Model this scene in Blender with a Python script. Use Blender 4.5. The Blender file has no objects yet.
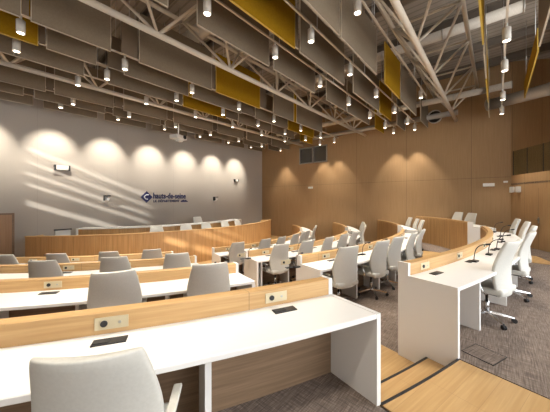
import bpy, bmesh, math, random
from mathutils import Vector, Matrix
random.seed(7)
S = bpy.context.scene
COL = S.collection
R = math.radians
CAM_H = 1.67
YAW = R(40.7)            # view direction measured from +X (the long axis of the grey wall)

# ------------------------------------------------------------------ materials
def mat(name, color, rough=.5, metal=0.0, spec=.5, emit=None, estr=0.0, coat=0.0):
    m = bpy.data.materials.new(name); m.use_nodes = True
    b = m.node_tree.nodes['Principled BSDF']
    b.inputs['Base Color'].default_value = (*color, 1)
    b.inputs['Roughness'].default_value = rough
    b.inputs['Metallic'].default_value = metal
    b.inputs['Specular IOR Level'].default_value = spec
    b.inputs['Coat Weight'].default_value = coat
    if emit:
        b.inputs['Emission Color'].default_value = (*emit, 1)
        b.inputs['Emission Strength'].default_value = estr
    return m

def noise_mat(name, c1, c2, scale, rough=.5, coord='UV', detail=4, lo=.35, hi=.65, bump=0.0, spec=.5,
              c3=None, scale3=None, f3=.4, coat=0.0):
    """two colours mixed by a stretched noise; an optional third colour by a second noise"""
    m = mat(name, c1, rough, spec=spec, coat=coat)
    nt = m.node_tree; N = nt.nodes; L = nt.links; b = N['Principled BSDF']
    tc = N.new('ShaderNodeTexCoord')
    def nz(sc):
        mp = N.new('ShaderNodeMapping'); mp.inputs['Scale'].default_value = sc
        L.new(tc.outputs[coord], mp.inputs['Vector'])
        n = N.new('ShaderNodeTexNoise'); n.inputs['Scale'].default_value = 1; n.inputs['Detail'].default_value = detail
        L.new(mp.outputs[0], n.inputs['Vector'])
        r = N.new('ShaderNodeMapRange'); r.inputs['From Min'].default_value = lo; r.inputs['From Max'].default_value = hi
        L.new(n.outputs['Fac'], r.inputs['Value'])
        return r
    r = nz(scale)
    mx = N.new('ShaderNodeMix'); mx.data_type = 'RGBA'
    mx.inputs[6].default_value = (*c1, 1); mx.inputs[7].default_value = (*c2, 1)
    L.new(r.outputs[0], mx.inputs[0])
    out = mx.outputs[2]
    if c3:
        r3 = nz(scale3)
        ml = N.new('ShaderNodeMath'); ml.operation = 'MULTIPLY'; ml.inputs[1].default_value = f3
        L.new(r3.outputs[0], ml.inputs[0])
        m3 = N.new('ShaderNodeMix'); m3.data_type = 'RGBA'
        L.new(ml.outputs[0], m3.inputs[0]); L.new(out, m3.inputs[6]); m3.inputs[7].default_value = (*c3, 1)
        out = m3.outputs[2]
    L.new(out, b.inputs['Base Color'])
    if bump:
        bp = N.new('ShaderNodeBump'); bp.inputs['Strength'].default_value = bump; bp.inputs['Distance'].default_value = .004
        L.new(r.outputs[0], bp.inputs['Height']); L.new(bp.outputs[0], b.inputs['Normal'])
    m['out'] = 1
    return m

def add_joints(m, du, u0, dv=None, v0=0.0, w=.008, dark=(.05, .035, .02), fac=.6, coord='UV'):
    """thin dark panel joints every du metres along U (and every dv along V)"""
    nt = m.node_tree; N = nt.nodes; L = nt.links; b = N['Principled BSDF']
    src = b.inputs['Base Color'].links[0].from_socket if b.inputs['Base Color'].links else None
    tc = N.new('ShaderNodeTexCoord'); sx = N.new('ShaderNodeSeparateXYZ'); L.new(tc.outputs[coord], sx.inputs[0])
    def line(sock, step, off):
        a = N.new('ShaderNodeMath'); a.operation = 'SUBTRACT'; a.inputs[1].default_value = off; L.new(sock, a.inputs[0])
        p = N.new('ShaderNodeMath'); p.operation = 'PINGPONG'; p.inputs[1].default_value = step / 2; L.new(a.outputs[0], p.inputs[0])
        c = N.new('ShaderNodeMath'); c.operation = 'LESS_THAN'; c.inputs[1].default_value = w / 2; L.new(p.outputs[0], c.inputs[0])
        return c.outputs[0]
    f = line(sx.outputs[0], du, u0)
    if dv:
        g = line(sx.outputs[1], dv, v0)
        mxx = N.new('ShaderNodeMath'); mxx.operation = 'MAXIMUM'; L.new(f, mxx.inputs[0]); L.new(g, mxx.inputs[1]); f = mxx.outputs[0]
    ml = N.new('ShaderNodeMath'); ml.operation = 'MULTIPLY'; ml.inputs[1].default_value = fac; L.new(f, ml.inputs[0])
    mx = N.new('ShaderNodeMix'); mx.data_type = 'RGBA'; L.new(ml.outputs[0], mx.inputs[0])
    if src: L.new(src, mx.inputs[6])
    else: mx.inputs[6].default_value = b.inputs['Base Color'].default_value
    mx.inputs[7].default_value = (*dark, 1)
    L.new(mx.outputs[2], b.inputs['Base Color'])
    return m

M = {}
M['oak'] = add_joints(noise_mat('oak_veneer', (.52, .31, .125), (.63, .405, .185), (1.2, 28, 1), .42, c3=(.46, .26, .10), scale3=(3, 70, 1), f3=.35), 2.6, .4, w=.006, fac=.5)
M['oak_boards'] = add_joints(noise_mat('oak_boards', (.45, .255, .10), (.61, .375, .165), (9, .5, 1), .45, c3=(.30, .15, .055), scale3=(40, 1.2, 1), f3=.45, lo=.3, hi=.7), .16, 0, w=.007, fac=.5)
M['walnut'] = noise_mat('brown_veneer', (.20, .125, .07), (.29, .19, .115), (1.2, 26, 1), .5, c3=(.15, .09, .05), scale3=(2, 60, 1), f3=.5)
M['oak_floor'] = add_joints(noise_mat('oak_floor', (.46, .285, .118), (.54, .35, .16), (1.0, 22, 1), .38, c3=(.39, .23, .09), scale3=(2.5, 60, 1), f3=.4), 1.9, .6, .19, 0, w=.004, fac=.4, dark=(.25, .14, .06))
M['wall_wood'] = add_joints(noise_mat('wall_oak_panelling', (.35, .215, .102), (.395, .248, .122), (26, 1.0, 1), .55, c3=(.32, .19, .086), scale3=(90, 2, 1), f3=.35), 2.45, 1.2, 40, 2.52, w=.016, fac=.5)
M['side_wood'] = add_joints(noise_mat('side_oak_panelling', (.46, .285, .14), (.52, .33, .165), (26, 1.0, 1), .55, c3=(.38, .23, .105), scale3=(90, 2, 1), f3=.35), .98, .55, 40, 2.2, w=.012, fac=.5)
M['wall_grey'] = add_joints(noise_mat('grey_fabric_wall', (.42, .382, .338), (.445, .407, .362), (60, 60, 60), .9, coord='Object', detail=6, spec=.15), 2.6, 1.45, w=.012, fac=.22, dark=(.2, .18, .16))
M['white'] = mat('white_solid_surface', (.83, .82, .80), .32)
M['white_paint'] = mat('white_paint', (.80, .79, .76), .45)
M['spot_paint'] = mat('spot_housing_paint', (.60, .55, .48), .5)
M['carpet'] = noise_mat('woven_carpet', (.16, .12, .098), (.335, .27, .228), (6, 90, 1), .95, detail=6, lo=.35, hi=.65, bump=.4, spec=.1, c3=(.10, .082, .07), scale3=(90, 6, 1), f3=.7)
M['leather'] = noise_mat('pale_leather', (.57, .56, .515), (.60, .59, .545), (60, 60, 60), .5, coord='Object', bump=.04)
M['leather_seam'] = mat('leather_piping', (.52, .51, .48), .5)
M['chrome'] = mat('chrome', (.72, .72, .73), .16, 1.0)
M['steel'] = mat('brushed_steel', (.50, .49, .47), .35, 1.0)
M['black'] = mat('black_plastic', (.018, .018, .02), .4)
M['dark'] = mat('dark_rubber', (.03, .028, .027), .7)
M['brass'] = mat('champagne_plate', (.66, .57, .38), .4, .2)
M['baffle'] = noise_mat('brown_felt', (.205, .158, .108), (.225, .175, .121), (40, 40, 40), .95, coord='Object', spec=.1)
M['infill'] = mat('dark_felt', (.17, .125, .085), .95, spec=.1)
M['gold'] = noise_mat('mustard_felt', (.285, .15, .005), (.315, .168, .008), (40, 40, 40), .95, coord='Object', spec=.1)
M['edge'] = mat('pale_edge_trim', (.50, .42, .32), .7)
M['gold_edge'] = mat('mustard_edge_trim', (.55, .36, .06), .7)
M['pipe'] = mat('beige_painted_steel', (.60, .52, .42), .5)
M['galv'] = mat('galvanised_duct', (.50, .46, .41), .38, .4)
M['duct_cloth'] = noise_mat('perforated_duct', (.52, .45, .37), (.60, .53, .44), (90, 14, 1), .7)
M['roof'] = add_joints(noise_mat('roof_deck', (.32, .275, .225), (.36, .31, .255), (3, 3, 3), .85, coord='Object'), .22, 0, coord='Object', w=.05, fac=.4, dark=(.10, .08, .06))
M['beam'] = mat('roof_beam_paint', (.16, .125, .095), .8)
M['glass'] = mat('pale_glass', (.30, .29, .26), .05, spec=.6)
M['door'] = noise_mat('door_oak', (.36, .20, .10), (.42, .245, .125), (30, 1, 1), .5)
M['lens'] = mat('lamp_lens', (1, 1, 1), .5, emit=(1, .86, .68), estr=9)
M['blue'] = mat('navy_lettering', (.012, .016, .085), .5)
M['logo_white'] = mat('logo_white', (.85, .85, .85), .5)
M['screen_off'] = mat('dim_booth_glass', (.09, .085, .075), .15)
# clear glass for the gallery
g = M['clear'] = bpy.data.materials.new('clear_glass'); g.use_nodes = True
nt = g.node_tree; nt.nodes.clear()
o_ = nt.nodes.new('ShaderNodeOutputMaterial'); mx = nt.nodes.new('ShaderNodeMixShader'); mx.inputs[0].default_value = .05
tr = nt.nodes.new('ShaderNodeBsdfTransparent'); tr.inputs[0].default_value = (.80, .84, .80, 1)
gl = nt.nodes.new('ShaderNodeBsdfGlossy'); gl.inputs['Roughness'].default_value = .05; gl.inputs[0].default_value = (.8, .85, .8, 1)
nt.links.new(tr.outputs[0], mx.inputs[1]); nt.links.new(gl.outputs[0], mx.inputs[2]); nt.links.new(mx.outputs[0], o_.inputs[0])

# ------------------------------------------------------------------ mesh builder
class MB:
    def __init__(self):
        self.bm = bmesh.new(); self.uv = self.bm.loops.layers.uv.new('UVMap')
    def face(self, pts, uvs=None):
        vs = [self.bm.verts.new(p) for p in pts]
        f = self.bm.faces.new(vs)
        if uvs:
            for l, u in zip(f.loops, uvs): l[self.uv].uv = u
        return f
    def grid(self, P, U=None, closed_v=False, smooth=True):
        """P[i][j] points -> quad sheet; U[i][j] uv"""
        V = [[self.bm.verts.new(p) for p in row] for row in P]
        n = len(P[0])
        for i in range(len(P) - 1):
            for j in range(n if closed_v else n - 1):
                k = (j + 1) % n
                try: f = self.bm.faces.new((V[i][j], V[i + 1][j], V[i + 1][k], V[i][k]))
                except ValueError: continue
                f.smooth = smooth
                if U:
                    for l, q in zip(f.loops, ((i, j), (i + 1, j), (i + 1, j + 1), (i, j + 1))): l[self.uv].uv = U[q[0]][q[1]] if q[1] < len(U[0]) else U[q[0]][0]
        return V
    def box(self, c, s, rot=None, bevel=0):
        x, y, z = s[0] / 2, s[1] / 2, s[2] / 2
        m = Matrix.Translation(Vector(c)) @ (rot.to_4x4() if rot is not None else Matrix.Identity(4))
        co = [(-x, -y, -z), (x, -y, -z), (x, y, -z), (-x, y, -z), (-x, -y, z), (x, -y, z), (x, y, z), (-x, y, z)]
        v = [self.bm.verts.new(m @ Vector(p)) for p in co]
        fs = []
        for q, ax in (((0, 3, 2, 1), 2), ((4, 5, 6, 7), 2), ((0, 1, 5, 4), 1), ((1, 2, 6, 5), 0), ((2, 3, 7, 6), 1), ((3, 0, 4, 7), 0)):
            f = self.bm.faces.new([v[i] for i in q]); fs.append(f)
            for l, i in zip(f.loops, q):
                p = co[i]
                l[self.uv].uv = (p[0] + c[0], p[1] + c[1]) if ax == 2 else (p[0] + c[0], p[2] + c[2]) if ax == 1 else (p[1] + c[1], p[2] + c[2])
        if bevel:
            es = list({e for f in fs for e in f.edges})
            bmesh.ops.bevel(self.bm, geom=es, offset=bevel, segments=2, affect='EDGES', profile=.6)
        return self
    def tube(self, pts, r, n=8, caps=True, r2=None):
        pts = [Vector(p) for p in pts]
        rings = []
        up = None
        for i, p in enumerate(pts):
            t = (pts[min(i + 1, len(pts) - 1)] - pts[max(i - 1, 0)]).normalized()
            a = t.orthogonal().normalized() if up is None else (up - t * up.dot(t)).normalized()
            up = a; b = t.cross(a)
            rr = r if r2 is None else r + (r2 - r) * i / (len(pts) - 1)
            rings.append([p + (a * math.cos(2 * math.pi * k / n) + b * math.sin(2 * math.pi * k / n)) * rr for k in range(n)])
        L = 0; U = []
        for i in range(len(pts)):
            if i: L += (pts[i] - pts[i - 1]).length
            U.append([(L, k / n) for k in range(n)])
        V = self.grid(rings, U, closed_v=True)
        if caps:
            self.bm.faces.new(V[0][::-1]); self.bm.faces.new(V[-1])
        return self
    def lathe(self, prof, n=16, c=(0, 0, 0), m=None):
        """profile [(r,z)] spun about z"""
        rings = []
        for r, z in prof:
            rg = [Vector((c[0] + r * math.cos(2 * math.pi * k / n), c[1] + r * math.sin(2 * math.pi * k / n), c[2] + z)) for k in range(n)]
            if m is not None: rg = [m @ p for p in rg]
            rings.append(rg)
        V = self.grid(rings, None, closed_v=True)
        for rw in (V[0][::-1], V[-1]):
            try: self.bm.faces.new(rw)
            except ValueError: pass
        return self
    def prism(self, poly, z0, z1):
        b = [self.bm.verts.new((x, y, z0)) for x, y in poly]; t = [self.bm.verts.new((x, y, z1)) for x, y in poly]
        fs = [self.bm.faces.new(b[::-1]), self.bm.faces.new(t)]
        n = len(poly); s = 0
        for i in range(n):
            j = (i + 1) % n
            f = self.bm.faces.new((b[i], b[j], t[j], t[i]))
            w = math.hypot(poly[j][0] - poly[i][0], poly[j][1] - poly[i][1])
            for l, u in zip(f.loops, ((s, z0), (s + w, z0), (s + w, z1), (s, z1))): l[self.uv].uv = u
            s += w
        for f in fs:
            for l in f.loops: l[self.uv].uv = l.vert.co.xy
        return self
    def build(self, name, material, parent=None, recalc=True):
        if recalc: bmesh.ops.recalc_face_normals(self.bm, faces=self.bm.faces)
        me = bpy.data.meshes.new(name); self.bm.to_mesh(me); self.bm.free()
        o = bpy.data.objects.new(name, me); COL.objects.link(o)
        for q in (material if isinstance(material, (list, tuple)) else [material]): me.materials.append(q)
        if parent is not None: o.parent = parent
        return o

def tag(o, label, cat, group=None):
    o['label'] = label; o['category'] = cat
    if group: o['group'] = group
    return o
def thing(name, label, cat, loc=(0, 0, 0), rz=0, group=None):
    o = bpy.data.objects.new(name, None); COL.objects.link(o)
    o.empty_display_size = .1; o.location = loc; o.rotation_euler = (0, 0, rz)
    return tag(o, label, cat, group)
def struct(o, label=None):
    o['kind'] = 'structure'
    if label: o['label'] = label
    return o
def copy_tree(o, loc, rz, label, group=None, rot=None):
    c = o.copy(); COL.objects.link(c); c.location = loc; c.rotation_euler = rot if rot else (0, 0, rz); c['label'] = label
    if group: c['group'] = group
    for ch in list(o.children):
        d = ch.copy(); COL.objects.link(d); d.parent = c
        for gch in list(ch.children):
            e = gch.copy(); COL.objects.link(e); e.parent = d
    return c
ORD = ['', 'first', 'second', 'third', 'fourth', 'fifth', 'sixth', 'seventh', 'eighth', 'ninth', 'tenth', 'eleventh', 'twelfth', 'thirteenth']

# ------------------------------------------------------------------ amphitheatre curves
ROW = {  # centre, radius polynomial in the angle, floor level
    'A': ((7, 10.8), (-2.2443, -2.8502, 0.6244, 0.7554, 10.6217), 0.0),
    'B': ((7.0, 11.861), (-0.6818, -0.9782, 0.4193, 0.4453, 9.6008), -0.27),
    'C': ((6.983, 12.626), (-0.5708, 0.0961, 0.4567, 8.2762), -0.54),
    'D': ((7.004, 13.723), (-0.4951, 0.0862, 0.3957, 7.0811), -0.81),
}
def rad(k, ph):
    r = 0.0
    for q in ROW[k][1]: r = r * ph + q
    return r
def pt(k, ph, dl):
    c = ROW[k][0]; r = rad(k, ph) + dl
    return (c[0] + r * math.sin(ph), c[1] - r * math.cos(ph))
WALL_U, WALL_V = 13.3, 12.65
A1D = (.2517, .968)
def aisle1_left(v): return 2.30 + (v - 1.31) * A1D[0] / A1D[1]
def aisle1_right(v): return 3.43 + (v - .91) * A1D[0] / A1D[1]
def aisle2_far(v): return 10.85 + (v - 1.05) * .10
def aisle2_near(v): return 9.72 + (v - 1.05) * .10
def bound(fn, off=0.0):
    """returns phi(k, dl): where the offset curve meets the line u = fn(v) + off"""
    cache = {}
    def f(k, dl):
        key = (k, round(dl, 4))
        if key not in cache:
            lo, hi = -1.25, .95
            for _ in range(40):
                m = (lo + hi) / 2; p = pt(k, m, dl)
                if p[0] - fn(p[1]) - off < 0: lo = m
                else: hi = m
            cache[key] = (lo + hi) / 2
        return cache[key]
    return f
LEFT_END = {'A': -1.05, 'B': -1.05, 'C': -.75, 'D': .05}
def leftb(k, off=0): return bound(lambda v: LEFT_END[k], off)
def wallb(off=0): return bound(lambda v: WALL_U - .03, off)

def arc_prism(mb, k, poly, fa, fb, n, z=0, smooth=False):
    """sweep the cross-section poly [(offset, height)] along row k between two boundary lines"""
    P = []
    for i in range(n + 1):
        t = i / n; rw = []
        for dl, h in poly:
            a = fa(k, dl); b = fb(k, dl); ph = a + (b - a) * t
            x, y = pt(k, ph, dl); rw.append((x, y, z + h))
        P.append(rw)
    bm = mb.bm
    V = [[bm.verts.new(p) for p in rw] for rw in P]
    m = len(poly)
    per = [0]
    for j in range(m):
        q = (j + 1) % m; per.append(per[-1] + math.hypot(poly[q][0] - poly[j][0], poly[q][1] - poly[j][1]))
    s = 0
    for i in range(n):
        w = math.dist(P[i][0], P[i + 1][0])
        for j in range(m):
            q = (j + 1) % m
            f = bm.faces.new((V[i][j], V[i + 1][j], V[i + 1][q], V[i][q])); f.smooth = False
            for l, u in zip(f.loops, ((s, per[j]), (s + w, per[j]), (s + w, per[j + 1]), (s, per[j + 1]))): l[mb.uv].uv = u
        s += w
    for rw, sgn in ((P[0], 0), (P[-1], 1)):
        vs = V[0] if not sgn else V[-1]
        f = bm.faces.new(vs if sgn else vs[::-1])
        pl = poly if sgn else poly[::-1]
        for l, u in zip(f.loops, pl): l[mb.uv].uv = u
    return mb
def rect(d0, d1, z0, z1): return [(d0, z0), (d1, z0), (d1, z1), (d0, z1)]

# ------------------------------------------------------------------ floors and aisle steps
ORDER = ['A', 'B', 'C', 'D']
mb = MB(); mb.prism([(-1.4, -1.5), (13.6, -1.5), (13.6, 12.9), (-1.4, 12.9)], -1.05, -.83)
struct(mb.build('floor', M['oak_floor']))
def slab(name, k, d_in, outer, d_out, fa, fb, z, th, material, n):
    """floor between row k and the row behind it (outer) - both bounded by the same two lines"""
    mb = MB(); bm = mb.bm; U = []
    for i in range(n + 1):
        t = i / n
        def at(kk, dl):
            a = fa(kk, dl); b = fb(kk, dl); return pt(kk, a + (b - a) * t, dl)
        p = at(k, d_in)
        if outer: q = at(outer, d_out)
        else: q = at(k, d_out)
        U.append((p, q))
    V = [[bm.verts.new((*p, z)), bm.verts.new((*q, z)), bm.verts.new((*q, z - th)), bm.verts.new((*p, z - th))] for p, q in U]
    for i in range(n):
        for j in range(4):
            f = bm.faces.new((V[i][j], V[i + 1][j], V[i + 1][(j + 1) % 4], V[i][(j + 1) % 4]))
            for l in f.loops: l[mb.uv].uv = (l.vert.co.x, l.vert.co.y + l.vert.co.z)
    bm.faces.new(V[0][::-1]); bm.faces.new(V[-1])
    return struct(mb.build(name, material))
def aisle_uv(o):
    """turn the grain of an aisle floor across the aisle"""
    uv = o.data.uv_layers[0].data
    for p in o.data.polygons:
        for li in p.loop_indices:
            c = o.data.vertices[o.data.loops[li].vertex_index].co
            uv[li].uv = (c.x * .968 - c.y * .252, c.x * .252 + c.y * .968 + c.z)
a1l, a1r, a2n, a2f = bound(aisle1_left), bound(aisle1_right), bound(aisle2_near), bound(aisle2_far)
for i, k in enumerate(ORDER):
    z = ROW[k][2]; outer = ORDER[i - 1] if i else None
    th = .28 if k != 'D' else .03
    def lb(kk, dl): return bound(lambda v: -1.2)(kk, dl)
    do = .03 if outer else 6.2
    e = .025
    segs = [('floor', lb, bound(aisle1_left, -e), 0, 24), ('aisle', a1l, a1r, 1, 6), ('floor', bound(aisle1_right, e), bound(aisle2_near, -e), 0, 24), ('aisle', a2n, a2f, 1, 6), ('floor', bound(aisle2_far, e), wallb(.02), 0, 10)]
    for nm, fa, fb, ais, n in segs:
        if not ais:
            slab('floor', k, .02, outer, do, fa, fb, z, th, M['carpet'], n)
        elif i == 0:
            # landing: oak strip that keeps the aisle's width, cut to its own slab
            far = fa is a2n
            p0 = pt(k, fa(k, .62), .62); p1 = pt(k, fb(k, .62), .62)
            d = (-A1D[0], -A1D[1]) if not far else (-.10, -.995)
            mb = MB(); Lg = 5.2 if not far else .9
            mb.prism([p0, (p0[0] + d[0] * Lg, p0[1] + d[1] * Lg), (p1[0] + d[0] * Lg, p1[1] + d[1] * Lg), p1][::-1], -.28, .004)
            o = struct(mb.build('aisle_floor', M['oak_floor'])); aisle_uv(o)
            c = slab('floor', k, .63, None, 6.0, fa, fb, -.004, .27, M['carpet'], n)
        else:
            q0, q1 = (bound(aisle1_left, -e), bound(aisle1_right, e)) if fa is a1l else (bound(aisle2_near, -e), bound(aisle2_far, e))
            o = slab('aisle_floor', k, .62 if k != 'D' else -.2, outer, .31, q0, q1, z, th, M['oak_floor'], n); aisle_uv(o)
        if ais and k != 'D':
            mb = MB(); arc_prism(mb, k, rect(.31, .62, -.28, -.135), fa, fb, 5, z)
            st = struct(mb.build('aisle_step', M['oak_floor'])); aisle_uv(st)
            for dl, h in ((.62, .004), (.31, -.135)):
                mb = MB(); arc_prism(mb, k, rect(dl - .004, dl + .02, h - .03, h + .004), fa, fb, 5, z)
                mb.build('nosing_strip', M['black'], st)

# ------------------------------------------------------------------ desks
ROWNAME = {'A': 'nearest', 'B': 'second', 'C': 'third', 'D': 'innermost'}
SEGNAME = {'L': 'left of the stepped aisle', 'R': 'right of the stepped aisle', 'F': 'beyond the far aisle, against the wood wall'}
SEATS = {  # angles of the seats of each desk
    ('A', 'L'): [-.63], ('A', 'R'): [-.31, -.21, -.08, .03, .13, .22], ('A', 'F'): [.485, .545],
    ('B', 'L'): [-.80, -.706, -.612, -.508], ('B', 'R'): [-.36, -.26, -.174, -.098, -.012, .076, .16], ('B', 'F'): [.40, .47, .54],
    ('C', 'L'): [-.762, -.636, -.51], ('C', 'R'): [-.33, -.246, -.144, -.046, .052, .142], ('C', 'F'): [.34, .41, .48, .55],
    ('D', 'L'): [-.96, -.814, -.662, -.532], ('D', 'R'): [-.214, -.072, .024, .138, .226, .298], ('D', 'F'): [.46, .56]}
CHAIRS = {
    ('A', 'L'): [-.610], ('A', 'R'): [-.218, -.09, .025, .13, .22], ('A', 'F'): [.485, .545],
    ('B', 'L'): [-.612, -.508], ('B', 'R'): [-.274, -.174, -.098, -.012, .076], ('B', 'F'): [.40, .47, .54],
    ('C', 'L'): [-.762, -.636, -.51], ('C', 'R'): [-.246, -.144, -.046, .052, .142], ('C', 'F'): [.34, .41, .48, .55],
    ('D', 'L'): [-.96, -.814, -.662, -.532], ('D', 'R'): [-.214, -.072, .024, .138, .226, .298], ('D', 'F'): [.46, .56]}
PLATES = dict(SEATS); PLATES[('A', 'L')] = [-.629, -.515]
MIC = {('A', 'R'): [-.215, -.145, -.08, .03, .13, .22], ('B', 'R'): [-.36, -.26, -.174, -.098], ('C', 'R'): [-.33, -.246, -.144],
       ('D', 'R'): [-.214, -.072], ('B', 'L'): [-.508], ('D', 'L'): [-.90], ('B', 'F'): [], ('A', 'F'): []}
SCR = .89; TOP = .74
def frame(k, ph):
    """unit vectors along and outward at an angle on the row"""
    e = 1e-3; a = pt(k, ph - e, 0); b = pt(k, ph + e, 0)
    t = Vector((b[0] - a[0], b[1] - a[1], 0)).normalized(); return t, Vector((t.y, -t.x, 0))
ZUP = Vector((0, 0, 1))
def rotm(k, ph):
    t, o = frame(k, ph); return Matrix((t, -o, ZUP)).transposed()       # local x along the row, local y towards the podium
for k in ORDER:
    z = ROW[k][2]; low = -.27 if k != 'D' else 0.0
    for s in 'LRF':
        fa0, fb0 = {'L': (LEFT_END[k], aisle1_left), 'R': (aisle1_right, aisle2_near), 'F': (aisle2_far, None)}[s]
        fa = (lambda o, k=k: leftb(k, o)) if s == 'L' else (lambda o, f=fa0: bound(f, o))
        fb = (lambda o: wallb(-o)) if s == 'F' else (lambda o, f=fb0: bound(f, -o))
        n = {'L': 26, 'R': 40, 'F': 14}[s]
        d = thing('conference_desk', f'curved oak and white desk, {ROWNAME[k]} row, {SEGNAME[s]}', 'desk', (0, 0, z), 0, 'curved desks of the chamber')
        i0, i1 = fa(.045), fb(.045)
        mb = MB(); arc_prism(mb, k, [(0, low), (.10, low), (.10, SCR - .006), (.094, SCR), (.006, SCR), (0, SCR - .006)], i0, i1, n); mb.build('screen', M['oak'], d)
        mb = MB(); arc_prism(mb, k, rect(-.022, -.001, low, SCR - .05), i0, i1, n)
        o = mb.build('front_panel', M['oak_boards'], d)
        mb = MB(); arc_prism(mb, k, [(.101, TOP - .04), (.615, TOP - .04), (.62, TOP - .035), (.62, TOP - .005), (.615, TOP), (.101, TOP)], i0, i1, n); mb.build('table_top', M['white'], d)
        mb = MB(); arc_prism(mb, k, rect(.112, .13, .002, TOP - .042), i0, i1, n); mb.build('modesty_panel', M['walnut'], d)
        ends = [(fa(0), fa(.043))] if s != 'L' else [(fa(0), fa(.043))]
        if s != 'F': ends.append((fb(.043), fb(0)))
        for q0, q1 in ends:
            if low < 0: poly = [(-.025, low), (.305, low), (.305, -.135), (.612, -.135), (.612, .0), (.622, .0), (.622, TOP + .002), (.103, TOP + .002), (.103, SCR + .003), (-.025, SCR + .003)]
            else: poly = [(-.025, 0), (.622, 0), (.622, TOP + .002), (.103, TOP + .002), (.103, SCR + .003), (-.025, SCR + .003)]
            mb = MB(); arc_prism(mb, k, poly, q0, q1, 1); mb.build('end_panel', M['white'], d)
        # white supports between the seats
        sts = sorted(PLATES[(k, s)])
        sup = [(a + b) / 2 for a, b in zip(sts, sts[1:])]
        for ph in sup:
            x, y = pt(k, ph, .33); mb = MB(); mb.box((x, y, (TOP - .044) / 2 + .001), (.04, .36, TOP - .046), rotm(k, ph)); mb.build('support_leg', M['white'], d)
        for ph in sts:
            m3 = rotm(k, ph)
            x, y = pt(k, ph, .1035); mb = MB(); mb.box((x, y, .813), (.205, .006, .085), m3, .002); pl = mb.build('socket_plate', M['brass'], d)
            t, o3 = frame(k, ph)
            c = Vector((x, y, .813)) - t * .045; mb = MB(); mb.tube([c, c + o3 * .012], .022, 12); mb.build('socket', M['black'], pl)
            c = Vector((x, y, .813)) + t * .05; mb = MB(); mb.tube([c, c + o3 * .008], .010, 10); mb.build('push_button', M['steel'], pl)
            x, y = pt(k, ph, .225); c = Vector((x, y, TOP + .004)) + t * .03
            mb = MB(); mb.box(c, (.20, .08, .008), m3, .002); pm = mb.build('power_module', M['black'], d)
            mb = MB(); mb.box(c + Vector((0, 0, .006)) - t * .045, (.10, .05, .004), m3); mb.build('socket_cover', M['dark'], pm)

# ------------------------------------------------------------------ microphones
def make_mic():
    t = thing('desk_microphone', 'x', 'microphone', (0, 0, 0), 0, 'gooseneck microphones on the desks')
    mb = MB(); mb.box((0, 0, .012), (.12, .075, .022), None, .005); mb.build('base', M['black'], t)
    mb = MB(); pts = [(0, .01, .02)]
    for i in range(9):
        q = i / 8; pts.append((0, .01 - .02 * q - .12 * q * q * q, .03 + .25 * math.sin(q * 1.35)))
    mb.tube(pts, .006, 6); mb.build('gooseneck', M['black'], t)
    mb = MB(); a = Vector(pts[-1]); b = a + Vector((0, -.055, .012)); mb.tube([a, a.lerp(b, .15), a.lerp(b, .85), b], .013, 8); mb.build('capsule', M['black'], t)
    return t
mic0 = make_mic(); first = True
for (k, s), phs in MIC.items():
    for i, ph in enumerate(phs):
        x, y = pt(k, ph, .27); t, o3 = frame(k, ph)
        rz = math.atan2(t.y, t.x)
        p = (x + t.x * .12, y + t.y * .12, ROW[k][2] + TOP + .001)
        n_aisle = i + 1 if s == 'R' else len(phs) - i
        lab = f'black gooseneck microphone on the {ROWNAME[k]} white desk, {ORD[n_aisle]} from the aisle on the {"right" if s == "R" else "left"}'
        if first: mic0.location = p; mic0.rotation_euler = (0, 0, rz); mic0['label'] = lab; first = False
        else: copy_tree(mic0, p, rz, lab)

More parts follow.
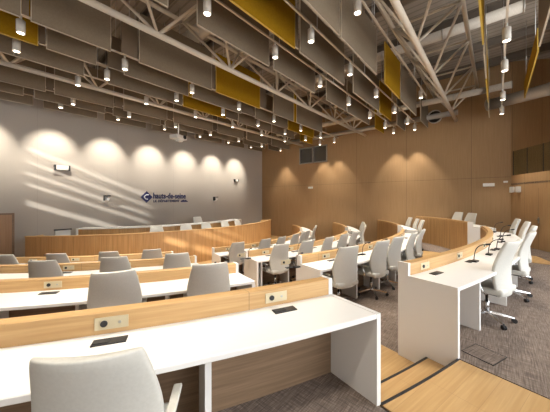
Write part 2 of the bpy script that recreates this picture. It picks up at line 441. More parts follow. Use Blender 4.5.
# ------------------------------------------------------------------ chairs
def make_chair():
    """origin on the floor under the seat, facing +y"""
    t = thing('swivel_chair', 'x', 'chair')
    # backrest: padded curved shell
    def prof(q):     # q 0..1 bottom to top -> z, y, half width
        z = .40 + .73 * q
        y = -.235 + .035 * math.sin(q * math.pi * 1.15) - .10 * max(0, q - .45) ** 1.4 * 1.6
        w = (.225 + .055 * math.sin(min(1, q / .5) * math.pi / 2)) if q < .5 else .28 - .066 * ((q - .5) / .5) ** 1.2
        return z, y, w
    nz, nx = 13, 9
    Fr, Bk = [], []
    QS = [0, .02, .08, .18, .3, .42, .54, .66, .78, .88, .95, .985, 1]
    SS = [-1, -.96, -.82, -.45, 0, .45, .82, .96, 1]
    for i in range(nz):
        q = QS[i]; z, y, w = prof(q)
        f, b = [], []
        for j in range(nx):
            s = SS[j]
            bow = .045 * s * s
            th = .036 * (1 - .55 * abs(s) ** 4) * (1 if .05 < q < .97 else .7)
            ww = w * (1 - (.12 if q < .06 else 0) - (.02 if q > .99 else 0))
            f.append((s * ww, y + bow + th, z)); b.append((s * ww, y + bow - th, z))
        Fr.append(f); Bk.append(b)
    mb = MB(); bm = mb.bm
    loop = [[*Fr[i], *Bk[i][::-1]] for i in range(nz)]
    V = mb.grid(loop, None, closed_v=True)
    for rw, fl in ((V[0], 1), (V[-1], 0)):
        for j in range(nx - 1):
            q = (rw[j], rw[j + 1], rw[2 * nx - 2 - j], rw[2 * nx - 1 - j])
            f = bm.faces.new(q if fl else q[::-1]); f.smooth = True
    o = mb.build('backrest', M['leather'], t)
    sb = o.modifiers.new('smooth', 'SUBSURF'); sb.levels = 1; sb.render_levels = 1
    # seat cushion
    mb = MB(); mb.box((0, .0, .465), (.50, .50, .085), None, .03)
    for f in mb.bm.faces: f.smooth = True
    for v in mb.bm.verts:
        if v.co.y > .2: v.co.z -= .018
    mb.build('seat', M['leather'], t)
    mb = MB(); mb.box((0, -.02, .405), (.30, .32, .035), None, .012); mb.build('seat_plate', M['black'], t)
    mb = MB(); mb.box((0, -.16, .42), (.12, .12, .025)); mb.box((0, -.217, .47), (.09, .014, .10)); mb.build('back_bracket', M['chrome'], t)
    for s in (-1, 1):
        pts = [(s * .20, -.08, .415), (s * .262, -.07, .42), (s * .28, -.05, .46), (s * .28, .0, .57), (s * .28, .04, .60), (s * .28, .20, .605)]
        mb = MB(); mb.tube(pts, .012, 8); ar = mb.build('armrest', M['chrome'], t)
        mb = MB(); mb.box((s * .28, .06, .62), (.052, .27, .026), None, .01); mb.build('arm_pad', M['leather'], ar)
    mb = MB(); mb.lathe([(.027, .10), (.027, .26), (.018, .262), (.018, .39)], 14); mb.build('gas_column', M['chrome'], t)
    mb = MB(); mb.lathe([(.03, .075), (.05, .085), (.05, .115), (.034, .125)], 16)
    for i in range(5):
        a = 2 * math.pi * i / 5 + .3; c, s_ = math.cos(a), math.sin(a)
        pr = [(.035, .017, .105, .03), (.17, .015, .088, .026), (.30, .011, .066, .018)]
        rw = []
        for r, w, zc, h in pr:
            rw.append([(c * r - s_ * ww, s_ * r + c * ww, zc + hh) for ww, hh in ((-w, -h / 2), (w, -h / 2), (w * .7, h / 2), (-w * .7, h / 2))])
        V = mb.grid(rw, None, closed_v=True, smooth=False); mb.bm.faces.new(V[-1]); mb.bm.faces.new(V[0][::-1])
    mb.build('star_base', M['chrome'], t)
    for i in range(5):
        a = 2 * math.pi * i / 5 + .3; c, s_ = math.cos(a), math.sin(a)
        p = Vector((c * .30, s_ * .30, .029)); ax = Vector((-s_, c, 0)) * .02
        mb = MB(); mb.tube([p - ax, p - ax * .3], .029, 12); mb.tube([p + ax * .3, p + ax], .029, 12); mb.tube([p + ZUP * .0, p + ZUP * .045], .008, 6)
        mb.build('caster', M['black'], t)
    return t
chair0 = make_chair(); used = False
def place_chair(x, y, z, rz, label, group):
    global used
    if not used:
        chair0.location = (x, y, z); chair0.rotation_euler = (0, 0, rz); chair0['label'] = label; chair0['group'] = group; used = True; return chair0
    return copy_tree(chair0, (x, y, z), rz, label, group)
for (k, s), phs in CHAIRS.items():
    for i, ph in enumerate(phs):
        dl = .50 + random.uniform(-.02, .05)
        if (k, s) == ('A', 'L'): dl = .70
        if (k, s) == ('A', 'R'): dl = .45
        if (k, s) == ('B', 'L'): dl = .60
        x, y = pt(k, ph, dl); t, o3 = frame(k, ph)
        rz = math.atan2(t.y, t.x) + random.uniform(-.09, .09)
        if (k, s) == ('A', 'L'): rz = math.atan2(t.y, t.x) - .17
        z = ROW[k][2] + .003
        if s == 'L': lab = f'pale grey leather swivel chair, {ORD[len(phs) - i]} from the aisle behind the {ROWNAME[k]} desk on the left'
        elif s == 'R': lab = f'white leather swivel chair, {ORD[i + 1]} from the aisle behind the {ROWNAME[k]} curved desk on the right'
        else: lab = f'white swivel chair, {ORD[len(phs) - i]} from the wood wall, far end of the {ROWNAME[k]} row'
        if (k, s) == ('A', 'L'): lab = 'large pale grey leather chair seen from behind in the left foreground'
        c_ = place_chair(x, y, z, rz, lab, 'swivel chairs of the chamber')
        if (k, s) == ('A', 'L'): front_chair = c_

# ------------------------------------------------------------------ podium
PC, PR = (7.01, 16.87), 8.06
def parc(a, r): return (PC[0] + r * math.sin(a), PC[1] - r * math.cos(a))
def pod_arc(mb, r0, r1, z0, z1, a0, a1, n):
    P = []
    for i in range(n + 1):
        a = a0 + (a1 - a0) * i / n
        P.append([(*parc(a, r0), z0), (*parc(a, r1), z0), (*parc(a, r1), z1), (*parc(a, r0), z1)])
    bm = mb.bm; V = [[bm.verts.new(p) for p in rw] for rw in P]; s = 0
    for i in range(n):
        w = math.dist(P[i][1], P[i + 1][1])
        for j in range(4):
            f = bm.faces.new((V[i][j], V[i + 1][j], V[i + 1][(j + 1) % 4], V[i][(j + 1) % 4]))
            for l, (ii, jj) in zip(f.loops, ((0, j), (1, j), (1, j + 1), (0, j + 1))):
                v = (P[i][1][2], P[i][1][2])[0]
                zz = {0: z0 - (r1 - r0), 1: z0, 2: z1, 3: z1 + (r1 - r0), 4: z1 + (r1 - r0) + (z1 - z0)}[jj]
                l[mb.uv].uv = (s + w * ii, zz)
        s += w
    bm.faces.new(V[0][::-1]); bm.faces.new(V[-1])
    return mb
PA0, PA1 = -.837, .575
struct(pod_arc(MB(), 4.6, PR - .05, -.83, -.54, PA0 + .03, PA1 - .03, 24).build('platform_floor', M['oak_floor']))
struct(pod_arc(MB(), 4.55, PR - 1.75, -.54, -.36, PA0 + .16, PA1 - .12, 24).build('platform_floor', M['oak_floor']))
pod = thing('podium_desk', 'long curved podium desk with vertical oak boards in front of the grey wall', 'desk', (0, 0, 0))
pod_arc(MB(), PR - .06, PR, -.83, .44, PA0, PA1, 48).build('front_panel', M['oak_boards'], pod)
pod_arc(MB(), PR - .10, PR + .012, .441, .47, PA0 - .002, PA1 + .002, 48).build('top_rail', M['oak'], pod)
pod_arc(MB(), PR - .62, PR - .105, .25, .29, PA0 + .01, PA1 - .01, 40).build('table_top', M['white'], pod)
for a in (PA0, PA1 - .006): pod_arc(MB(), PR - .62, PR - .065, -.83, .44, a, a + .006, 1).build('end_panel', M['oak'], pod)
up = thing('president_desk', 'raised oak desk with white top behind the podium, below the blue sign', 'desk', (0, 0, 0))
UA0, UA1, UR = -.755, .435, PR - 1.55
pod_arc(MB(), UR - .05, UR, -.54, .50, UA0, UA1, 40).build('front_panel', M['oak_boards'], up)
pod_arc(MB(), UR - .55, UR + .02, .501, .535, UA0, UA1, 40).build('table_top', M['white'], up)
for a in (UA0 - .012, UA1): pod_arc(MB(), UR - .55, UR + .02, -.54, .535, a, a + .011, 1).build('end_panel', M['white'], up)
pod_ph = [-.335, -.165, -.025, .14, .29]
for i, a in enumerate(pod_ph):
    x, y = parc(a, PR - 1.0)
    place_chair(x, y, -.537, a + math.pi, f'white leather chair behind the podium, {ORD[i + 1]} from the left, facing the desks', 'chairs of the podium')
x, y = parc(.045, UR - .78)
place_chair(x, y, -.357, .045 + math.pi, 'white leather chair on the upper podium level, behind the raised desk', 'chairs of the podium')

# ------------------------------------------------------------------ walls
ROOF_Z = 7.0
def wall_quad(name, pts, z0, z1, material, thick=.2, kind=True):
    """wall along a plan line p0->p1, thickness outward (to the right of the direction)"""
    (x0, y0), (x1, y1) = pts; L = math.hypot(x1 - x0, y1 - y0); nx, ny = (y1 - y0) / L, -(x1 - x0) / L
    mb = MB(); bm = mb.bm
    a = [(x0, y0), (x1, y1), (x1 + nx * thick, y1 + ny * thick), (x0 + nx * thick, y0 + ny * thick)]
    mb.prism(a, z0, z1)
    o = mb.build(name, material)
    return struct(o) if kind else o
def wall_uv(name, p0, p1, z0, z1, material, thick, holes=(), parent=None):
    """upright wall from p0 to p1 with rectangular holes [(s0,s1,z0,z1)], uv in metres"""
    p0 = Vector((*p0, 0)); p1 = Vector((*p1, 0)); L = (p1 - p0).length; t = (p1 - p0) / L; nrm = Vector((t.y, -t.x, 0)) * thick
    ss = sorted({0, L, *[h[0] for h in holes], *[h[1] for h in holes]}); zs = sorted({z0, z1, *[h[2] for h in holes], *[h[3] for h in holes]})
    mb = MB()
    def solid(i, j):
        if i < 0 or j < 0 or i >= len(ss) - 1 or j >= len(zs) - 1: return False
        sm, zm = (ss[i] + ss[i + 1]) / 2, (zs[j] + zs[j + 1]) / 2
        return not any(h[0] < sm < h[1] and h[2] < zm < h[3] for h in holes)
    def P(s, z, o): return p0 + t * s + nrm * o + Vector((0, 0, z))
    for i in range(len(ss) - 1):
        for j in range(len(zs) - 1):
            if not solid(i, j): continue
            a, b, c, d = ss[i], ss[i + 1], zs[j], zs[j + 1]
            for o in (0, 1): mb.face([P(a, c, o), P(b, c, o), P(b, d, o), P(a, d, o)], [(a, c), (b, c), (b, d), (a, d)])
            if not solid(i - 1, j): mb.face([P(a, c, 0), P(a, c, 1), P(a, d, 1), P(a, d, 0)], [(0, c), (thick, c), (thick, d), (0, d)])
            if not solid(i + 1, j): mb.face([P(b, c, 0), P(b, c, 1), P(b, d, 1), P(b, d, 0)], [(0, c), (thick, c), (thick, d), (0, d)])
            if not solid(i, j - 1): mb.face([P(a, c, 0), P(b, c, 0), P(b, c, 1), P(a, c, 1)], [(a, 0), (b, 0), (b, thick), (a, thick)])
            if not solid(i, j + 1): mb.face([P(a, d, 0), P(b, d, 0), P(b, d, 1), P(a, d, 1)], [(a, 0), (b, 0), (b, thick), (a, thick)])
    bmesh.ops.remove_doubles(mb.bm, verts=mb.bm.verts, dist=1e-5)
    return struct(mb.build(name, material, parent))
# grey presentation wall (s runs from the left corner)
LW = -1.4
wall_uv('wall_front', (WALL_U, WALL_V), (LW, WALL_V), -.95, ROOF_Z, M['wall_grey'], -.2 * -1)
# wood wall on the right, with the control-booth window
wall_uv('wall_right', (WALL_U, -.43), (WALL_U, WALL_V), -.95, ROOF_Z, M['wall_wood'], .2, [(7.86, 9.83, 3.84, 4.85)])
# angled wood wall with the gallery above it
SD = Vector((-.886, -.463, 0)); SL = 5.2
S0 = Vector((WALL_U, -.43, 0)); S1 = S0 + SD * SL
GZ = 2.56
wall_uv('wall_back', (S1.x, S1.y), (S0.x, S0.y), -.35, GZ, M['side_wood'], .2)
SN = Vector((-SD.y, SD.x, 0))
if SN.y > 0: SN = -SN
G0, G1 = S0 + SN * 2.6 + SD * -.2, S1 + SN * 2.6
wall_uv('wall_gallery', (G1.x, G1.y), (G0.x, G0.y), GZ - .3, ROOF_Z, M['side_wood'], .2)
wall_uv('wall_gallery_end', (G0.x + .15, G0.y), (S0.x + .2, S0.y + .02), GZ - .3, ROOF_Z, M['side_wood'], .15)
PW = S0 + SD * 3.6
wall_uv('gallery_light_block', (PW.x, PW.y), (PW.x + SN.x * 2.7, PW.y + SN.y * 2.7), GZ - .3, ROOF_Z, M['side_wood'], .15)  # unseen partition added to keep daylight out of the gallery
mb = MB(); mb.prism([(S0.x, S0.y), (S1.x, S1.y), (G1.x, G1.y), (G0.x, G0.y)], GZ - .35, GZ - .3); struct(mb.build('floor_gallery', M['carpet']))
# left wall with a louvred strip window (outside the picture, it lets the low sun in)
lou = [(2.46, 2.74), (3.17, 3.38), (3.56, 3.77), (3.99, 4.18), (4.45, 4.67)]
holes = []
for za, zb_ in lou:
    for va, vb in ((4.9, 6.5), (6.6, 7.1), (10.2, 11.75)): holes.append((va + 5.5, vb + 5.5, za, zb_))
wall_uv('wall_left', (LW, -5.5), (LW, WALL_V), -.95, ROOF_Z, M['wall_grey'], -.2, holes)
wall_uv('wall_rear_sun_block', (LW, -5.5), (1.5, -5.5), 3.8, ROOF_Z, M['wall_grey'], .2)  # unseen wall piece, shaped to stop the sun and admit daylight below

# ------------------------------------------------------------------ roof, beams, trusses, ducts
mb = MB(); mb.prism([(LW - .2, -5.7), (WALL_U + 3, -5.7), (WALL_U + 3, WALL_V + .2), (LW - .2, WALL_V + .2)], ROOF_Z, ROOF_Z + .15)
struct(mb.build('ceiling', M['roof']))
for i, u in enumerate([1.2, 3.2, 5.2, 7.2, 9.2, 11.2, 12.8]):
    mb = MB(); mb.box((u, 3.5, ROOF_Z - .02), (.20, 18, .03)); mb.box((u, 3.5, ROOF_Z - .14), (.05, 18, .22)); mb.box((u, 3.5, ROOF_Z - .25), (.20, 18, .03))
    struct(mb.build('ceiling_beam', M['beam']))
TZ, TT = 4.97, 6.05
for i, v in enumerate([9.05, 5.15, 1.28]):
    t = thing('roof_truss', ['beige tubular roof truss nearest the grey wall', 'beige tubular roof truss over the middle rows', 'beige tubular roof truss over the nearest desk row'][i], 'truss', (0, v, 0), 0, 'tubular roof trusses')
    mb = MB(); mb.tube([(-1.2, 0, TZ), (13.2, 0, TZ)], .062, 12); mb.build('bottom_chord', M['pipe'], t)
    for s in (-1, 1):
        mb = MB(); mb.tube([(-1.2, s * .72, TT), (13.2, s * .72, TT)], .05, 10); mb.build('top_chord', M['pipe'], t)
    for q in range(8):
        mb = MB(); mb.tube([(-.4 + q * 1.85, -.72, TT), (-.4 + q * 1.85, .72, TT)], .03, 8); mb.build('cross_tie', M['pipe'], t)
    for q in range(8):
        u0 = -1.32 + q * 1.85
        for s in (-1, 1):
            for e in (-1, 1):
                u1 = u0 + e * .925
                if not -1.3 < u1 < 13.2 or not -1.3 < u0 < 13.2: continue
                mb = MB(); mb.tube([(u0, 0, TZ), (u1, s * .72, TT)], .03, 8); mb.build('web_bar', M['pipe'], t)
def duct(name, label, pts, r, m, rim=True):
    t = thing(name, label, 'duct', (0, 0, 0), 0, 'ventilation ducts')
    mb = MB(); mb.tube(pts, r, 18); mb.build('duct_body', m, t)
    a, b = Vector(pts[0]), Vector(pts[-1]); d = (b - a).normalized(); L = (b - a).length
    n = max(1, int(L / 1.5))
    for i in range(n + 1):
        p = a + d * (L * i / n); p0 = p - d * .015; p1 = p + d * .015
        mb = MB(); mb.tube([p0, p1], r * 1.05, 18); mb.build('joint_ring', M['galv'], t)
    return t
duct('ventilation_duct', 'pale perforated round duct crossing above the nearest truss', [(8.75, -.52, 6.40), (8.75, 11.2, 6.40)], .135, M['duct_cloth'])
duct('ventilation_duct', 'pale round duct ending beside the gold baffles, near the wood wall', [(11.9, -.40, 5.57), (11.9, 11, 5.57)], .115, M['duct_cloth'])
duct('ventilation_duct', 'slim metal duct running close along the wood wall', [(12.85, 1.2, 5.22), (12.85, 10.5, 5.22)], .11, M['galv'])
duct('ventilation_duct', 'wide metal duct with open end above the angled wood wall', [(12.75, .25, 5.25), (11.6, -2.9, 5.25)], .20, M['galv'])
duct('ventilation_duct', 'shiny spiral duct between the big brown baffles on the left', [(3.9, 3.3, 6.15), (3.9, 10.8, 6.15)], .19, M['galv'])
for (v, z, r, lab) in ((2.06, 5.31, .29, 'round metal air inlet collar high on the wood wall beside the truss end'),):
    t = thing('air_inlet', lab, 'air inlet', (WALL_U, v, z))
    mb = MB(); mb.lathe([(r, 0), (r, .12), (r * .9, .12), (r * .9, .02), (.01, .02)], 24, m=Matrix.Rotation(-math.pi / 2, 4, 'Y')); mb.build('collar', M['galv'], t)
    mb = MB(); mb.lathe([(r * .89, .021), (.005, .03)], 24, m=Matrix.Rotation(-math.pi / 2, 4, 'Y')); mb.build('dark_opening', M['screen_off'], t)  # dark disc stands in for the shaded inside of the opening

# ------------------------------------------------------------------ hanging baffles
BAF = {
 11.85: [(-.41, 1.25, 'B'), (1.51, 3.09, 'B'), (3.33, 4.94, 'B'), (5.2, 6.95, 'B'), (7.41, 9.11, 'B'), (9.36, 10.83, 'B'), (11.17, 12.45, 'B')],
 10.95: [(-.45, .94, 'B'), (.95, 1.18, 'I'), (1.19, 3.1, 'B'), (3.13, 3.35, 'I'), (3.36, 5.17, 'B'), (5.19, 5.37, 'I'), (5.4, 7.29, 'B'), (7.32, 7.58, 'I'), (7.61, 9.71, 'B'), (9.93, 11.78, 'B'), (12.06, 13.1, 'B')],
 10.05: [(-.48, 1.33, 'B'), (1.34, 1.52, 'I'), (1.53, 3.11, 'B'), (3.13, 3.4, 'I'), (3.42, 5.01, 'B'), (5.03, 5.27, 'I'), (5.29, 7.21, 'B'), (7.23, 7.46, 'I'), (7.49, 9.12, 'B'), (9.15, 9.34, 'I'), (9.37, 10.98, 'B'), (11.01, 11.33, 'I'), (11.38, 13.1, 'B')],
 8.05: [(-.57, .54, 'B'), (.55, 1.81, 'B'), (2.34, 4.54, 'B'), (4.58, 6.39, 'G'), (6.42, 7.03, 'I'), (7.05, 9.1, 'B'), (9.12, 10.89, 'B'), (11.44, 12.69, 'G')],
 7.15: [(-.6, .83, 'G'), (.84, .95, 'I'), (.96, 1.85, 'B'), (2.1, 2.43, 'I'), (2.44, 4.23, 'B'), (4.25, 4.36, 'G'), (4.37, 6.39, 'B'), (6.41, 7.08, 'I'), (7.12, 9.15, 'B'), (9.22, 11.37, 'G')],
 6.25: [(-.64, .51, 'B'), (.51, .62, 'I'), (.63, 1.88, 'B'), (2.08, 2.43, 'I'), (2.45, 4.45, 'B'), (4.46, 4.59, 'I'), (4.6, 6.45, 'G'), (6.47, 6.8, 'I'), (7.16, 8.42, 'B'), (8.45, 8.6, 'G'), (8.63, 10.67, 'B')],
 4.1: [(.68, 2.06, 'B'), (2.6, 4.54, 'B'), (4.71, 6.58, 'B'), (7.26, 8.7, 'B'), (8.78, 10.91, 'B'), (11.62, 12.8, 'G')],
 3.2: [(1.51, 4.35, 'G'), (4.4, 4.52, 'I'), (4.54, 6.65, 'B'), (7.25, 9.44, 'B'), (9.53, 10.87, 'G'), (11.66, 12.97, 'B')],
 2.3: [(1.75, 4.57, 'B'), (4.65, 6.62, 'B'), (7.25, 8.7, 'G'), (8.78, 10.88, 'B'), (11.63, 13.08, 'B')],
 .2: [(4.65, 6.75, 'G'), (7.2, 8.7, 'B'), (8.8, 10.9, 'G'), (11.6, 13.0, 'B')],
 -.68: [(4.65, 7.6, 'B'), (7.8, 11.2, 'G')]}
BZ, BT = 4.82, .026
RN = {11.85: 'nearest the grey wall', 10.95: 'second from the grey wall', 10.05: 'third from the grey wall', 8.05: 'just ahead of the far truss', 7.15: 'two ahead of the far truss', 6.25: 'just behind the middle truss',
      4.1: 'just ahead of the middle truss', 3.2: 'two ahead of the middle truss', 2.3: 'just behind the near truss', .2: 'just ahead of the near truss', -.68: 'furthest right'}
for v, lst in BAF.items():
    cnt = {'B': 0, 'G': 0, 'I': 0}
    for (u0, u1, c) in lst:
        cnt[c] += 1
        z0 = BZ + (.07 if c == 'I' else 0); L = u1 - u0; vv = v + (.03 if c == 'I' else 0)
        col = {'B': 'wide brown felt', 'G': 'mustard yellow felt', 'I': 'narrow dark'}[c]
        t = thing('ceiling_baffle', f'{ORD[cnt[c]]} {col} baffle from the left, row {RN[v]}', 'ceiling baffle', ((u0 + u1) / 2, vv, z0), 0, 'vertical baffles hung from the roof')
        th = BT if c != 'I' else .02
        e = .010; BH = 1.15 if c != 'I' else .8
        if v == -.68 and c == 'G': BH = .5
        mb = MB(); mb.box((0, 0, BH / 2 + e), (L - 2 * e, th, BH - 2 * e)); mb.build('felt_panel', M[{'B': 'baffle', 'G': 'gold', 'I': 'infill'}[c]], t)
        mb = MB(); mb.box((0, 0, e / 2), (L, th + .004, e))
        if c != 'I': mb.box((-L / 2 + e / 2, 0, BH / 2), (e, th + .004, BH - e)); mb.box((L / 2 - e / 2, 0, BH / 2), (e, th + .004, BH - e))
        mb.build('edge_trim', M['gold_edge' if c == 'G' else 'edge'], t)
        for q in ((-.35, .35) if L > .5 else (0,)):
            mb = MB(); mb.tube([(q * L, 0, BH), (q * L, 0, ROOF_Z - z0)], .006, 6); mb.build('hanger_rod', M['steel'], t)

# ------------------------------------------------------------------ lighting tracks and spotlights
WARM = (1, .905, .77)
def spot_data(name, W, deg, blend, r=.05):
    L = bpy.data.lights.new(name, 'SPOT'); L.energy = W; L.color = WARM; L.spot_size = R(deg); L.spot_blend = blend; L.shadow_soft_size = r
    return L
DOWN = spot_data('downlight_beam', 230, 68, .55)
WASHL = spot_data('wall_wash_beam', 380, 60, .85)
def make_spot():
    t = thing('track_spotlight', 'x', 'spotlight', (0, 0, 0), 0, 'white cylinder spotlights on the ceiling tracks')
    mb = MB(); mb.lathe([(.052, .012), (.056, 0), (.066, 0), (.066, .06), (.062, .066), (.066, .072), (.066, .235), (.05, .25), (.01, .25)], 18); mb.build('housing', M['spot_paint'], t)
    mb = MB(); mb.lathe([(.051, .011), (.051, .004), (.04, -.003), (.005, -.005)], 18); mb.build('lens', M['lens'], t)
    mb = MB(); mb.tube([(.0, 0, .25), (0, 0, .33)], .02, 8); mb.build('bracket', M['white_paint'], t)
    return t
spot0 = make_spot(); spot_used = False
SPZ = 4.75
TRACK = {
 -1.3: [-.4, 3.8], -.15: [.4, 6.46, 7.94, 10.23, 11.9], 1.9: [4.5, 9.65],  # added: unseen landing track, first right spot as fill, last right spot for wall
 2.75: [-.8, .8, 2.5, 4.28, 6.05, 7.88, 9.74, 11.51, 12.75], 3.65: [-1.0, .75, 2.51, 4.25, 6.13, 7.94, 9.78, 11.55, 12.75],  # unseen left spots on both tracks added to light the foreground
 6.7: [.54, 2.31, 4.09, 5.89, 7.73, 9.58, 11.3, 12.75], 7.6: [.55, 2.2, 4.1, 5.91, 7.74, 9.57, 11.3, 12.75], 8.6: [1.8, 3.6, 5.4, 7.2, 9.0, 10.8],  # extra spots on the far truss track added to brighten the podium
 10.45: [2.06, 3.75, 5.59, 7.37, 9.17, 10.95, 12.7], 11.15: [.1, 1.86, 3.6, 5.45, 7.25, 9.04, 10.75]}
TN = {-1.3: 'added unseen above the oak landing', -.15: 'at far right with added end spots', 1.9: 'beside the near truss', 2.75: 'with added left spots between the two near baffle rows', 3.65: 'with added left spots ahead of the middle truss', 6.7: 'behind the middle truss', 7.6: 'second behind the middle truss',
      8.6: 'with added spots beside the far truss', 10.45: 'third from the grey wall', 11.15: 'nearest the grey wall'}
for v, us in TRACK.items():
    z = SPZ + (.28 if v == 1.9 else -.13 if v == -.15 else 0)
    tr = thing('lighting_track', f'pale metal lighting track {TN[v]}', 'lighting track', (0, v, z + .33), 0, 'lighting tracks')
    a, b = us[0] - .9, min(us[-1] + .9, 13.2)
    mb = MB(); mb.box(((a + b) / 2, 0, .018), (b - a, .035, .036)); mb.build('rail', M['pipe'], tr)
    n = max(2, int((b - a) / 2.4))
    for q in range(n):
        mb = MB(); mb.tube([(a + (b - a) * (q + .5) / n, 0, .036), (a + (b - a) * (q + .5) / n, 0, ROOF_Z - z - .33)], .007, 6); mb.build('hanger_rod', M['steel'], tr)
    for i, u in enumerate(us):
        lab = f'white cylinder spotlight, {ORD[i + 1]} from left on the track {TN[v]}'
        if not spot_used: sp = spot0; sp.location = (u, v, z); sp['label'] = lab; spot_used = True
        else: sp = copy_tree(spot0, (u, v, z), 0, lab)
        Ld, rot, dz = DOWN, (0, 0, 0), -.02
        if v == 11.15: Ld, rot, dz = WASHL, (R(47), 0, 0), -.06
        lo = bpy.data.objects.new('spot_beam', Ld); COL.objects.link(lo); lo.location = (u, v, z + dz); lo.rotation_euler = rot
# ------------------------------------------------------------------ fittings on the walls
# logo
lg = thing('wall_sign', 'navy blue sign with a diamond emblem on the grey wall above the podium', 'sign', (0, WALL_V, 0))
def wu(x): return x
def text(name, body, size, x, z, material, bold=0.0, ext=.012, sx=1.0, sp=1.0):
    c = bpy.data.curves.new(name, 'FONT'); c.body = body; c.size = size; c.extrude = ext; c.offset = bold; c.space_character = sp
    o = bpy.data.objects.new(name, c); COL.objects.link(o); o.parent = lg
    c.materials.append(material)
    bpy.context.view_layer.update()
    me = bpy.data.meshes.new_from_object(o.evaluated_get(bpy.context.evaluated_depsgraph_get()))
    bpy.data.objects.remove(o); me.name = name
    o = bpy.data.objects.new(name, me); COL.objects.link(o); o.parent = lg
    o.rotation_euler = (math.pi / 2, 0, 0); o.location = (x, -.016, z); o.scale = (sx, 1, 1)
    return o
LZ = 1.72
text('lettering', 'hauts-de-seine', .40, 5.60, LZ - .02, M['blue'], .009, sx=.72, sp=1.03)
text('subtitle', 'LE DÉPARTEMENT', .165, 5.62, LZ - .205, M['blue'], .004, sx=.93, sp=1.12)
ec = (5.30, LZ + .045)
mb = MB(); q = .275; mb.prism([(ec[0] - q, ec[1]), (ec[0], ec[1] - q), (ec[0] + q, ec[1]), (ec[0], ec[1] + q)], 0, .02)
for v_ in mb.bm.verts: v_.co = Vector((v_.co.x, -.004 - v_.co.z, v_.co.y))
em = mb.build('emblem', M['blue'], lg)
mb = MB()
mb.tube([(ec[0] + .09, -.026, ec[1] + .10), (ec[0] - .03, -.026, ec[1] + .10), (ec[0] - .11, -.026, ec[1] + .02), (ec[0] - .11, -.026, ec[1] - .02), (ec[0] - .03, -.026, ec[1] - .10), (ec[0] + .05, -.026, ec[1] - .10)], .022, 6)
mb.build('emblem_mark', M['logo_white'], em)
mb = MB(); sk = [(0, 0), (0, .05), (.06, .09), (.10, .09), (.13, .13), (.17, .09), (.24, .09), (.27, .12), (.30, .085), (.37, .06), (.40, .03), (.40, 0)]
mb.prism([(7.06 + a, LZ - .205 + b) for a, b in sk], 0, .015)
for v_ in mb.bm.verts: v_.co = Vector((v_.co.x, -.004 - v_.co.z, v_.co.y))
mb.build('skyline_mark', M['blue'], lg)
# wall loudspeakers / cameras
def wall_box(name, label, cat, u, z, w, h, d, caps=True):
    t = thing(name, label, cat, (u, WALL_V, z))
    mb = MB(); mb.box((0, -d / 2 - .01, 0), (w - (.1 if caps else 0), d, h), None, .01); mb.build('housing', M['white_paint'], t)
    if caps:
        for s in (-1, 1):
            mb = MB(); mb.box((s * (w / 2 - .025), -d / 2 - .005, 0), (.05, d + .03, h * 1.15)); mb.build('end_cap', M['black'], t)
    return t
wall_box('wall_loudspeaker', 'white box with black ends high on the left of the grey wall', 'loudspeaker', 2.14, 2.86, .47, .17, .16)
wall_box('wall_loudspeaker', 'white box with black ends high on the right of the grey wall', 'loudspeaker', 10.83, 2.85, .30, .13, .14)
for u, z, lab in ((3.62, 1.70, 'small white camera with dark hood on the grey wall left of the sign'), (9.2, 1.68, 'small white camera with dark hood on the grey wall right of the sign')):
    t = thing('wall_camera', lab, 'camera', (u, WALL_V, z))
    mb = MB(); mb.box((0, -.03, 0), (.20, .06, .26), None, .01); mb.build('mount_plate', M['white_paint'], t)
    mb = MB(); mb.box((0, -.13, .10), (.22, .2, .05)); mb.box((-.10, -.12, .0), (.03, .18, .2)); mb.build('hood', M['black'], t)
    mb = MB(); mb.tube([(.02, -.08, -.01), (.02, -.2, -.03)], .06, 12); mb.build('camera_body', M['white_paint'], t)
t = thing('info_screen', 'low white panel with dark top edge on the grey wall behind the podium end', 'screen', (2.17, WALL_V, .40))
mb = MB(); mb.box((0, -.04, -.12), (.46, .05, .40)); mb.build('panel', M['white_paint'], t)
mb = MB(); mb.box((0, -.06, .10), (.52, .10, .05)); mb.build('top_strip', M['black'], t)
# door in the grey wall
d = struct(MB().box((.05, WALL_V - .03, .12), (1.5, .05, 2.05)).build('door_1', M['door']))
mb = MB(); mb.box((.83, WALL_V - .035, .13), (.06, .07, 2.12)); mb.box((.05, WALL_V - .035, 1.16), (1.5, .07, .06)); mb.build('door_frame', M['walnut'], d)
# projector near the grey wall
t = thing('projector', 'white ceiling projector hanging near the grey wall above the sign', 'projector', (5.75, 10.5, 4.30), .3)
mb = MB(); mb.box((0, 0, .05), (.62, .42, .17), None, .03); mb.build('housing', M['white_paint'], t)
mb = MB(); mb.tube([(.12, .18, .05), (.12, .27, .05)], .065, 14); mb.tube([(.15, -.18, .07), (.15, -.24, .07)], .085, 14); mb.build('lens', M['black'], t)
mb = MB(); mb.box((.03, -.02, -.07), (.24, .2, .11), None, .02); mb.build('lower_cover', M['white_paint'], t)
mb = MB(); mb.tube([(0, 0, .13), (0, 0, ROOF_Z - 4.30)], .025, 10); mb.build('ceiling_pole', M['white_paint'], t)
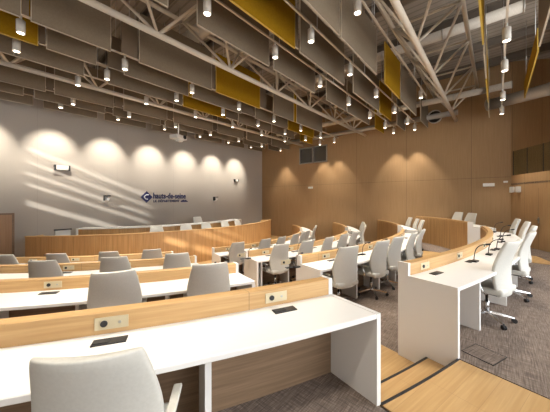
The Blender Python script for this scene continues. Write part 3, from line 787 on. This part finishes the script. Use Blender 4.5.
# control-booth window in the wood wall: wall_right coordinate s starts at v=-.43
v0, v1, z0, z1 = 7.43, 9.40, 3.84, 4.85
mb = MB(); vm = (v0 + v1) / 2; zc = (z0 + z1) / 2
for (a, b, c, e) in ((v0, v1, z0, z0 + .07), (v0, v1, z1 - .07, z1), (v0, v0 + .07, z0, z1), (v1 - .07, v1, z0, z1), (vm - .045, vm + .045, z0, z1)):
    mb.box((WALL_U + .03, (a + b) / 2, (c + e) / 2), (.12, b - a, e - c))
w = struct(mb.build('window_1', M['steel']))
mb = MB(); mb.box((WALL_U + .06, (v0 + vm) / 2, zc), (.02, vm - v0 - .10, z1 - z0 - .12)); mb.build('pane', M['screen_off'], w)
mb = MB(); mb.box((WALL_U + .06, (v1 + vm) / 2, zc), (.02, v1 - vm - .10, z1 - z0 - .12)); mb.build('pane', M['screen_off'], w)
# small fixtures on the wood walls
t = tag(MB().box((WALL_U - .04, 8.56, 2.36), (.08, .30, .11), None, .01).build('wall_sensor', M['white_paint']), 'small white box low on the wood wall left of the middle', 'wall box')
t = tag(MB().box((WALL_U - .05, .22, 2.23), (.09, .36, .13), None, .015).build('emergency_light', M['white_paint']), 'long white box on the wood wall near the gallery corner', 'emergency light')
t = tag(MB().box((WALL_U - .04, -.28, 2.33), (.08, .13, .07), None, .01).build('wall_detector', M['white_paint']), 'tiny white detector at the gallery corner above two wall lamps', 'detector')
sd_rz = math.atan2(SD.y, SD.x)
for i, s in enumerate((.16, .50)):
    p = S0 + SD * s
    t = thing('wall_lamp', ['white wall lamp at the gallery corner, left of the pair', 'white wall lamp below the gallery glass, right of the pair'][i], 'wall lamp', (p.x, p.y, 2.02), sd_rz)
    sg = -1 if (Matrix.Rotation(sd_rz, 3, 'Z') @ Vector((0, 1, 0))).dot(SN) > 0 else 1
    mb = MB(); mb.box((0, sg * .06, 0), (.15, .10, .22), None, .015); mb.build('housing', M['white_paint'], t)
    mb = MB(); mb.box((0, sg * .01, .0), (.10, .02, .14)); mb.build('mount_plate', M['steel'], t)
# side door in the angled wall
sgn = sg
def on_side(s, z, off): p = S0 + SD * s - SN * off; return Vector((p.x, p.y, z))
rs = Matrix.Rotation(sd_rz, 3, 'Z')
d2 = struct(MB().box(on_side(1.78, 1.02, .005), (.96, .03, 2.02), rs).build('door_2', M['side_wood']))
mb = MB(); mb.tube([on_side(1.40, 1.0, .02), on_side(1.40, 1.0, .07), on_side(1.52, 1.0, .07)], .011, 8); mb.box(on_side(1.40, .97, .023), (.05, .012, .2), rs); mb.build('door_handle', M['steel'], d2)
# wood-wall door outline
d3 = struct(MB().box((WALL_U - .008, 11.75, .22), (.02, 1.3, 2.25)).build('door_3', M['wall_wood']))
# gallery glass
gl_ = thing('glass_balustrade', 'clear glass balustrade on top of the angled wood wall', 'balustrade', (0, 0, 0))
for i in range(4):
    a, b = .05 + i * .72, .05 + i * .72 + .70
    z1 = GZ + .92
    mb = MB(); mb.box((on_side((a + b) / 2, GZ + .46, -.05)), (b - a, .016, .92), rs); mb.build('glass_panel', M['clear'], gl_)
    mb = MB(); mb.box(on_side(a, GZ + .46, -.05), (.018, .018, .92), rs); mb.build('post', M['screen_off'], gl_)
t = thing('gallery_rail', 'chrome rail behind the balcony glass at the right edge', 'rail', (0, 0, 0))
mb = MB(); mb.tube([on_side(1.75, GZ - .3, -.6), on_side(1.75, GZ + .22, -.6), on_side(1.82, GZ + .27, -.6), on_side(4.5, GZ + .27, -.6)], .02, 8); mb.tube([on_side(2.3, GZ - .3, -.6), on_side(2.3, GZ + .26, -.6)], .016, 8); mb.build('rail_tube', M['chrome'], t)
p = on_side(2.75, GZ - .298, -1.1)
place_chair(p.x, p.y, p.z, sd_rz + math.pi, 'white chair behind the balcony glass at the right edge', 'chairs in the gallery')
g_ = S0 + SD * 1.0 + SN * 2.0
copy_tree(spot0, (g_.x, g_.y, SPZ), 0, 'white cylinder spotlight above the balcony behind the glass')
lo = bpy.data.objects.new('spot_beam', DOWN); COL.objects.link(lo); lo.location = (g_.x, g_.y, SPZ - .03)
# floor hatch in the carpet by the right-hand desk
t = thing('floor_hatch', 'square carpeted floor hatch with black rim beside the steps on the right', 'floor hatch', (3.56, .10, .001), R(-22))
mb = MB(); mb.box((0, 0, .002), (.28, .28, .004)); mb.build('hatch_lid', M['carpet'], t)
mb = MB()
for (x, y, w_, h_) in ((0, .143, .29, .003), (.143, 0, .006, .29), (-.143, 0, .003, .29), (0, -.143, .29, .006)): mb.box((x, y, .0025), (w_, h_, .006))
mb.build('hatch_rim', M['black'], t)

front_chair.scale = (.935,) * 3
# ------------------------------------------------------------------ daylight
sun = bpy.data.lights.new('sun', 'SUN'); sun.energy = 8; sun.angle = R(1.6); sun.color = (1, .95, .88)
so = bpy.data.objects.new('sun', sun); COL.objects.link(so)
so.rotation_euler = Vector((1, .35, -.40)).to_track_quat('-Z', 'Y').to_euler()
W = bpy.data.worlds.new('world'); S.world = W; W.use_nodes = True
W.node_tree.nodes['Background'].inputs[0].default_value = (.93, .97, 1.0, 1)
W.node_tree.nodes['Background'].inputs[1].default_value = 3.8

# ------------------------------------------------------------------ camera
cam = bpy.data.cameras.new('camera'); co = bpy.data.objects.new('camera', cam); COL.objects.link(co)
co.location = (0, 0, CAM_H); co.rotation_euler = (math.pi / 2, 0, YAW - math.pi / 2)
cam.sensor_width = 36; cam.lens = 257 / 550 * 36; cam.shift_y = -7 / 550; cam.clip_start = .02
S.camera = co
S.view_settings.view_transform = 'Standard'; S.view_settings.look = 'None'; S.view_settings.gamma = 1
S.view_settings.exposure = 0.30; S.view_settings.use_curve_mapping = False
S.cycles.use_denoising = True
S.cycles.max_bounces = 8; S.cycles.diffuse_bounces = 4; S.cycles.sample_clamp_indirect = 6
